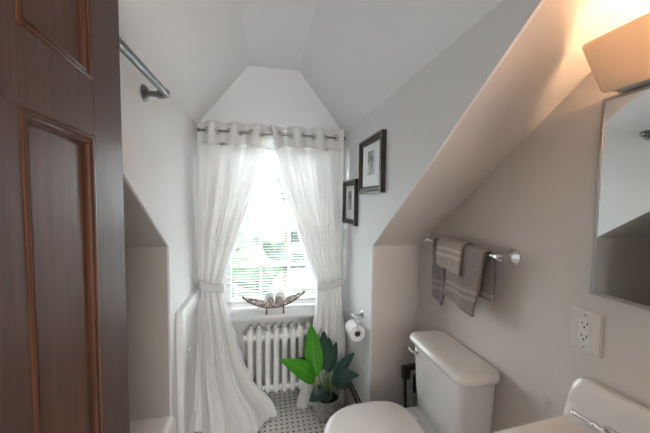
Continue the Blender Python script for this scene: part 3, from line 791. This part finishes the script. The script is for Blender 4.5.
# ------------------------------------------------------------------ towel bar and towels
BX, BZ = .882, 1.352
tb = thing('towel_bar', 'chrome towel bar on the wall above the toilet', 'towel bar', (BX, 1.18, BZ))
MB().tube([(BX, .905, BZ), (BX, 1.425, BZ)], .0085, 16).build('bar', M_CHROME, tb)
for ye in (.915, 1.415):
    b = MB(); b.lathe([(.031, 0), (.031, -.006), (.026, -.011), (.024, -.014), (.014, -.020), (.010, -.028), (.010, -.050)], (XA, ye, BZ), 0, 28)
    fl = b.build('wall_flange', M_CHROME, tb)
    b = MB(); b.sphere((BX, ye, BZ), .0165); b.lathe([(.013, -.022), (.016, -.016), (.016, .016), (.013, .022)], (BX, ye, BZ), 1, 18); b.build('end_knob', M_CHROME, tb)
def towel(y0, y1, zf, zb, off, m, label, seed, skew=0.0, back=(0, 0), thick=.012, taper=(0, 0)):
    rb = .0085 + off
    Lf, Lb = BZ - zf, BZ - zb; arc = PI * rb; tot = Lf + arc + Lb
    def pt(u, v):
        s = v * tot; f = min(1, max(0, (s - Lf) / arc))
        yy0, yy1 = y0 + back[0] * f, y1 + back[1] * f
        y = yy0 + (yy1 - yy0) * u
        rag = .006 * noise.noise(Vector((u * 9, seed, 0)))
        if s < Lf:
            h = Lf - s; x = BX - rb; z = BZ - h * (1 + rag) - skew * (u - .5) * h / Lf
            wob = h / Lf
            x += -.010 * wob * (1 + math.sin(u * 8 + seed)) * .6 - .004 * math.sin(h * 40 + u * 5 + seed) * wob
            y += .006 * math.sin(h * 14 + seed) * wob + (taper[0] * (1 - u) + taper[1] * u) * wob
            x += .003 * noise.noise(Vector((u * 14, h * 30, seed)))
        elif s < Lf + arc:
            a = PI - (s - Lf) / rb; x = BX + rb * math.cos(a); z = BZ + rb * math.sin(a)
        else:
            h = s - Lf - arc; x = BX + rb - .004 * h; z = BZ - h * (1 + rag)
            x = min(x, XA - .012)
        return (x, y, z)
    b = MB(); b.grid(pt, 26, 80)
    o = b.build('towel', m, fix=True, ang=180, solid=thick)
    return tag(o, label, 'towel', 'towels on the chrome bar')
towel(1.216, 1.316, 1.065, 1.10, .009, M_T1, 'dark grey towel hanging at the far end of the bar', 2.0, -.02)
towel(.970, 1.198, 1.095, 1.16, .009, M_T2, 'taupe hand towel hanging longest at the near end of the bar', 5.0, -.040, (-.012, -.02), taper=(.045, .0))
towel(1.085, 1.262, 1.243, 1.27, .023, M_T3, 'small beige washcloth folded over the two towels on the bar', 8.0, -.02, thick=.009)

# ------------------------------------------------------------------ toilet
TY = 1.135
to = thing('toilet', 'white two piece toilet with closed lid against the right wall', 'toilet', (.60, TY, 0))
def egg(cx, xf, xb, hw, z, n=40, p=2.2):
    pts = []
    for i in range(n):
        a = 2 * PI * i / n; c, s_ = math.cos(a), math.sin(a)
        rx = (xb - cx) if c > 0 else (cx - xf)
        e = 2 / (p if c < 0 else 3.2)
        pts.append((cx + rx * abs(c) ** e * (1 if c > 0 else -1), TY + hw * abs(s_) ** e * (1 if s_ > 0 else -1), z))
    return pts
b = MB()
b.loft([egg(.56, .40, .86, .11, 0), egg(.56, .39, .87, .115, .03), egg(.56, .41, .86, .10, .12), egg(.54, .37, .87, .12, .25), egg(.50, .30, .88, .175, .38), egg(.49, .275, .90, .195, .44), egg(.49, .275, .90, .195, .462), egg(.49, .285, .90, .188, .468)])
b.build('bowl', M_PORC, to, ang=60)
b = MB(); b.loft([rrect(.70, .935, TY - .175, TY + .175, .05, .40), rrect(.69, .94, TY - .18, TY + .18, .05, .43), rrect(.69, .94, TY - .18, TY + .18, .05, .470), rrect(.70, .935, TY - .175, TY + .175, .05, .475)]); b.build('deck', M_PORC, to)
b = MB(); b.loft([egg(.49, .268, .715, .203, .470), egg(.49, .262, .72, .208, .476), egg(.49, .262, .72, .208, .484), egg(.49, .268, .715, .203, .490)]); b.build('seat', M_SEAT, to, ang=60)
b = MB(); b.loft([egg(.49, .262, .715, .208, .493), egg(.49, .254, .72, .214, .497), egg(.49, .254, .72, .214, .506), egg(.49, .260, .716, .209, .512), egg(.49, .285, .70, .19, .5155), egg(.49, .38, .62, .10, .518)]); b.build('lid', M_SEAT, to, ang=60)
for s in (-1, 1):
    b = MB(); b.lathe([(.012, -.022), (.015, -.018), (.015, .018), (.012, .022)], (.725, TY + s * .075, .492), 1, 14); b.box(.715, .745, TY + s * .075 - .016, TY + s * .075 + .016, .474, .492, .003); b.build('hinge', M_SEAT, to)
b = MB()
b.loft([rrect(.795, .925, .985, 1.285, .03, .474), rrect(.782, .935, .965, 1.305, .035, .49), rrect(.772, .940, .952, 1.318, .035, .60), rrect(.762, .943, .942, 1.328, .035, .835)])
tk = b.build('tank', M_PORC, to, ang=60)
b = MB()
b.loft([rrect(.752, .946, .930, 1.340, .045, .832), rrect(.742, .950, .920, 1.350, .055, .838), rrect(.738, .950, .916, 1.354, .055, .852), rrect(.742, .949, .920, 1.350, .055, .864), rrect(.752, .946, .930, 1.340, .05, .871), rrect(.775, .93, .955, 1.315, .04, .873)])
b.build('tank_lid', M_PORC, to, ang=60)
b = MB(); b.lathe([(.016, 0), (.016, -.006), (.010, -.012), (.009, -.028)], (.764, 1.275, .795), 0, 18); b.tube([(.738, 1.275, .795), (.735, 1.29, .797), (.736, 1.312, .800)], [.006, .006, .008], 10)
b.build('flush_lever', M_CHROME, to)

# black tool behind the toilet tank
br = thing('toilet_brush', 'black handled brush with grey holder beside the toilet tank', 'brush', (.83, 1.47, 0))
b = MB(); b.tube([(.812, 1.47, .33), (.806, 1.47, .50), (.803, 1.47, .53)], .010, 12); b.box(.785, .835, 1.455, 1.49, .52, .600, .010); b.box(.83, .885, 1.46, 1.488, .572, .606, .009); b.build('handle', M_BLACK, br)
b = MB(); b.loft([rrect(.832, .885, 1.455, 1.51, .012, .31), rrect(.838, .884, 1.455, 1.51, .012, .45), rrect(.846, .880, 1.46, 1.505, .012, .565)]); hn = b.build('holder_neck', M_GREY, br)
b = MB(); b.box(.848, .872, 1.452, 1.458, .44, .55, .004); b.build('grip', M_BLACK, hn)
b = MB(); b.lathe([(.055, 0), (.058, .01), (.052, .30), (.040, .325)], (.84, 1.475, 0), 2, 22); b.build('canister', M_BLACK, br)

# ------------------------------------------------------------------ outlet
oy, oz = .651, 1.177; xo = XA
ol = thing('wall_outlet', 'almond double socket outlet plate on the wall under the mirror', 'outlet', (xo, oy, oz))
b = MB(); b.loft([[(xo, oy + sy * .0425, oz + sz * .062) for sy, sz in ((-1, -1), (1, -1), (1, 1), (-1, 1))], [(xo - .003, oy + sy * .0425, oz + sz * .062) for sy, sz in ((-1, -1), (1, -1), (1, 1), (-1, 1))], [(xo - .0078, oy + sy * .0395, oz + sz * .0585) for sy, sz in ((-1, -1), (1, -1), (1, 1), (-1, 1))]])
b.build('plate', M_OUTLET, ol, smooth=False)
MB().box(xo - .0092, xo - .004, oy - .0165, oy + .0165, oz - .0335, oz + .0335, .001).build('receptacle', M_OUTLET_W, ol)
for zc in (.019, -.019):
    b = MB()
    b.box(xo - .0096, xo - .009, oy - .0085, oy - .0060, oz + zc + .001, oz + zc + .010); b.box(xo - .0096, xo - .009, oy + .0055, oy + .0080, oz + zc + .001, oz + zc + .009)
    b.lathe([(.0028, -.0096), (.0028, -.009)], (xo, oy, oz + zc - .006), 0, 10); b.build('socket_slots', M_SLOT, ol, smooth=False)
b = MB(); b.box(xo - .0098, xo - .009, oy - .007, oy + .007, oz - .0045, oz - .001); b.box(xo - .0098, xo - .009, oy - .007, oy + .007, oz + .001, oz + .0045); b.build('test_buttons', M_OUTLET_W, ol, smooth=False)
MB().box(xo - .0096, xo - .009, oy - .014, oy - .011, oz - .031, oz - .028).build('pilot_lamp', M_LED, ol, smooth=False)
for zc in (.049, -.049): MB().lathe([(.0036, -.0072), (.003, -.0088)], (xo, oy, oz + zc), 0, 12).build('screw', M_NICKEL, ol)

# ------------------------------------------------------------------ medicine cabinet with mirror
mc = thing('medicine_cabinet', 'wall mirror cabinet with thin metal frame above the basin', 'mirror', (XA, .40, 1.30))
my0, my1, mz0, mz1 = .12, .634, 1.300, 1.856; xm = .928
MB().box(xm + .006, XA, my0, my1, mz0, mz1, .002).build('cabinet_body', M_MFRAME, mc)
prof = [(0, xm + .006), (0, xm), (.003, xm - .002), (.008, xm - .002), (.010, xm + .001), (.010, xm + .005)]
b = MB(); b.loft([[(x, my0 + o, mz0 + o), (x, my1 - o, mz0 + o), (x, my1 - o, mz1 - o), (x, my0 + o, mz1 - o)] for o, x in prof], True, False, False)
b.build('frame', M_MFRAME, mc, ang=30)
MB().box(xm + .0005, xm + .0055, my0 + .008, my1 - .008, mz0 + .008, mz1 - .008).build('mirror_glass', M_MIRROR, mc, smooth=False)

# ------------------------------------------------------------------ vanity light above the mirror
vl = thing('vanity_light', 'warm glowing slanted glass vanity light above the mirror', 'lamp', (XA, .35, 1.84))
vy0, vy1 = .05, .610
MB().box(XA - .02, XA, vy0 + .04, vy1 - .03, 1.90, 1.98, .004).build('back_plate', M_WHITE_METAL, vl)
A, B_ = Vector((.806, 0, 1.972)), Vector((.888, 0, 1.856)); nn = Vector((-(B_ - A).z, 0, (B_ - A).x)).normalized()
if nn.x > 0: nn = -nn
rings = []
for o, w in ((.004, 0), (0, .003), (0, .007), (.004, .010)):
    d = (B_ - A).normalized(); a0, b0 = A + d * o - nn * w, B_ - d * o - nn * w
    r = .012; ring = []
    # rounded rectangle in the plane of the glass
    Lz = (b0 - a0).length
    for (s_, y_, z_, y2) in rrect(0, 1, 0, 1, .3, 0, 1)[:0]: pass
    for (p, q, _) in rrect(0, Lz, vy0 + o, vy1 - o, r, 0, 5): pt = a0 + d * p; ring.append((pt.x, q, pt.z))
    rings.append(ring)
b = MB(); b.loft(rings); b.build('glass_shade', M_SHADE, vl, ang=50)
b = MB(); d = (B_ - A).normalized(); c0, c1 = A - nn * .012 + d * .006, B_ - nn * .012 - d * .006
b.loft([[(c0.x, vy1 - .002, c0.z), (c1.x, vy1 - .002, c1.z), (c1.x + .012, vy1 - .002, c1.z), (c0.x + .006, vy1 - .002, c0.z)], [(c0.x, vy1 - .006, c0.z), (c1.x, vy1 - .006, c1.z), (c1.x + .012, vy1 - .006, c1.z), (c0.x + .006, vy1 - .006, c0.z)]])
b.build('end_trim', M_WHITE_METAL, vl, smooth=False)
for yb in (.32, .21, .11):
    b = MB(); b.lathe([(.013, 0), (.013, -.022)], (XA - .02, yb, 1.918), 0, 14); b.build('socket', M_WHITE_METAL, vl)
    b = MB(); b.sphere((XA - .066, yb, 1.918), .026, (1, 1, 1), 16, 10); b.build('bulb', M_BULB, vl)
b = MB(); b.box(.892, XA, vy0 + .01, vy1 - .012, 1.862, 1.870); b.build('base_tray', M_WHITE_METAL, vl, smooth=False)

# ------------------------------------------------------------------ basin
sk = thing('bathroom_sink', 'white porcelain pedestal sink with raised back below the mirror', 'sink', (.72, .385, 0))
sx0, sx1, sy0, sy1, sz = .46, XA - .002, .11, .656, .932
def sink_z(x, y):
    z = sz
    t = min(1, max(0, (x - .878) / .038)); z += .118 * (t * t * (3 - 2 * t))
    q = ((abs(x - .655) / .165) ** 2.6 + (abs(y - .385) / .225) ** 2.6) ** (1 / 2.6)
    t2 = min(1, max(0, (1.04 - q) / .55)); z -= .125 * (t2 * t2 * (3 - 2 * t2))
    r = .022 + .018 * t
    z -= hump(min(y - sy0, sy1 - y), r); z -= hump(x - sx0, .025)
    if x > sx1 - .012: z -= hump(sx1 - x, .012)
    return z
b = MB()
def nonlin(v): return .5 - .5 * math.cos(PI * v)
def sink_y(x, y): return .39 + (y - .39) * (1 - .22 * max(0, .87 - x))
V = b.grid(lambda u, v: (sx0 + nonlin(u) * (sx1 - sx0), sink_y(sx0 + nonlin(u) * (sx1 - sx0), sy0 + nonlin(v) * (sy1 - sy0)), sink_z(sx0 + nonlin(u) * (sx1 - sx0), sy0 + nonlin(v) * (sy1 - sy0))), 60, 60)
brd = [V[0][i] for i in range(61)] + [V[j][60] for j in range(1, 61)] + [V[60][i] for i in range(59, -1, -1)] + [V[j][0] for j in range(59, 0, -1)]
cxs, cys = .70, .39
prev = brd
for (zz, f) in ((.86, 1.0), (.80, .97), (.74, .80), (.70, .5)):
    low = [b.bm.verts.new((cxs + (v.co.x - cxs) * f if v.co.x < .9 else v.co.x - (1 - f) * .02, cys + (v.co.y - cys) * f, min(zz, v.co.z - .002))) for v in brd]
    for i in range(len(brd)): b.face([prev[i], prev[(i + 1) % len(brd)], low[(i + 1) % len(low)], low[i]])
    prev = low
b.face(prev)
b.build('basin', M_PORC, sk, ang=70)
MB().lathe([(.13, 0), (.125, .03), (.09, .08), (.075, .30), (.085, .60), (.12, .73)], (.74, .39, 0), 2, 28).build('pedestal', M_PORC, sk)
fz = .975
b = MB(); b.tube([(.884, .622, fz - .024), (.880, .582, fz - .018), (.876, .530, fz - .014)], [.0045, .006, .0075], 12); b.sphere((.884, .624, fz - .024), .0075); b.sphere((.879, .568, fz - .017), .009); b.sphere((.876, .530, fz - .014), .0125); b.lathe([(.010, -.03), (.009, 0)], (.876, .530, fz - .014), 2, 16)
fa = b.build('faucet_handle', M_CHROME, sk)
b = MB(); b.lathe([(.016, 0), (.012, .02), (.010, .035)], (.872, .535, sz + .010), 2, 16); b.tube([(.872, .535, fz), (.872, .24, fz)], .010, 12); b.tube([(.872, .385, fz), (.84, .385, fz + .03), (.77, .385, fz + .02), (.755, .385, fz - .01)], .010, 12); b.lathe([(.020, 0), (.016, .03), (.014, .05)], (.872, .24, sz + .018), 2, 16); b.sphere((.872, .24, fz + .003), .015)
b.build('faucet', M_CHROME, sk)
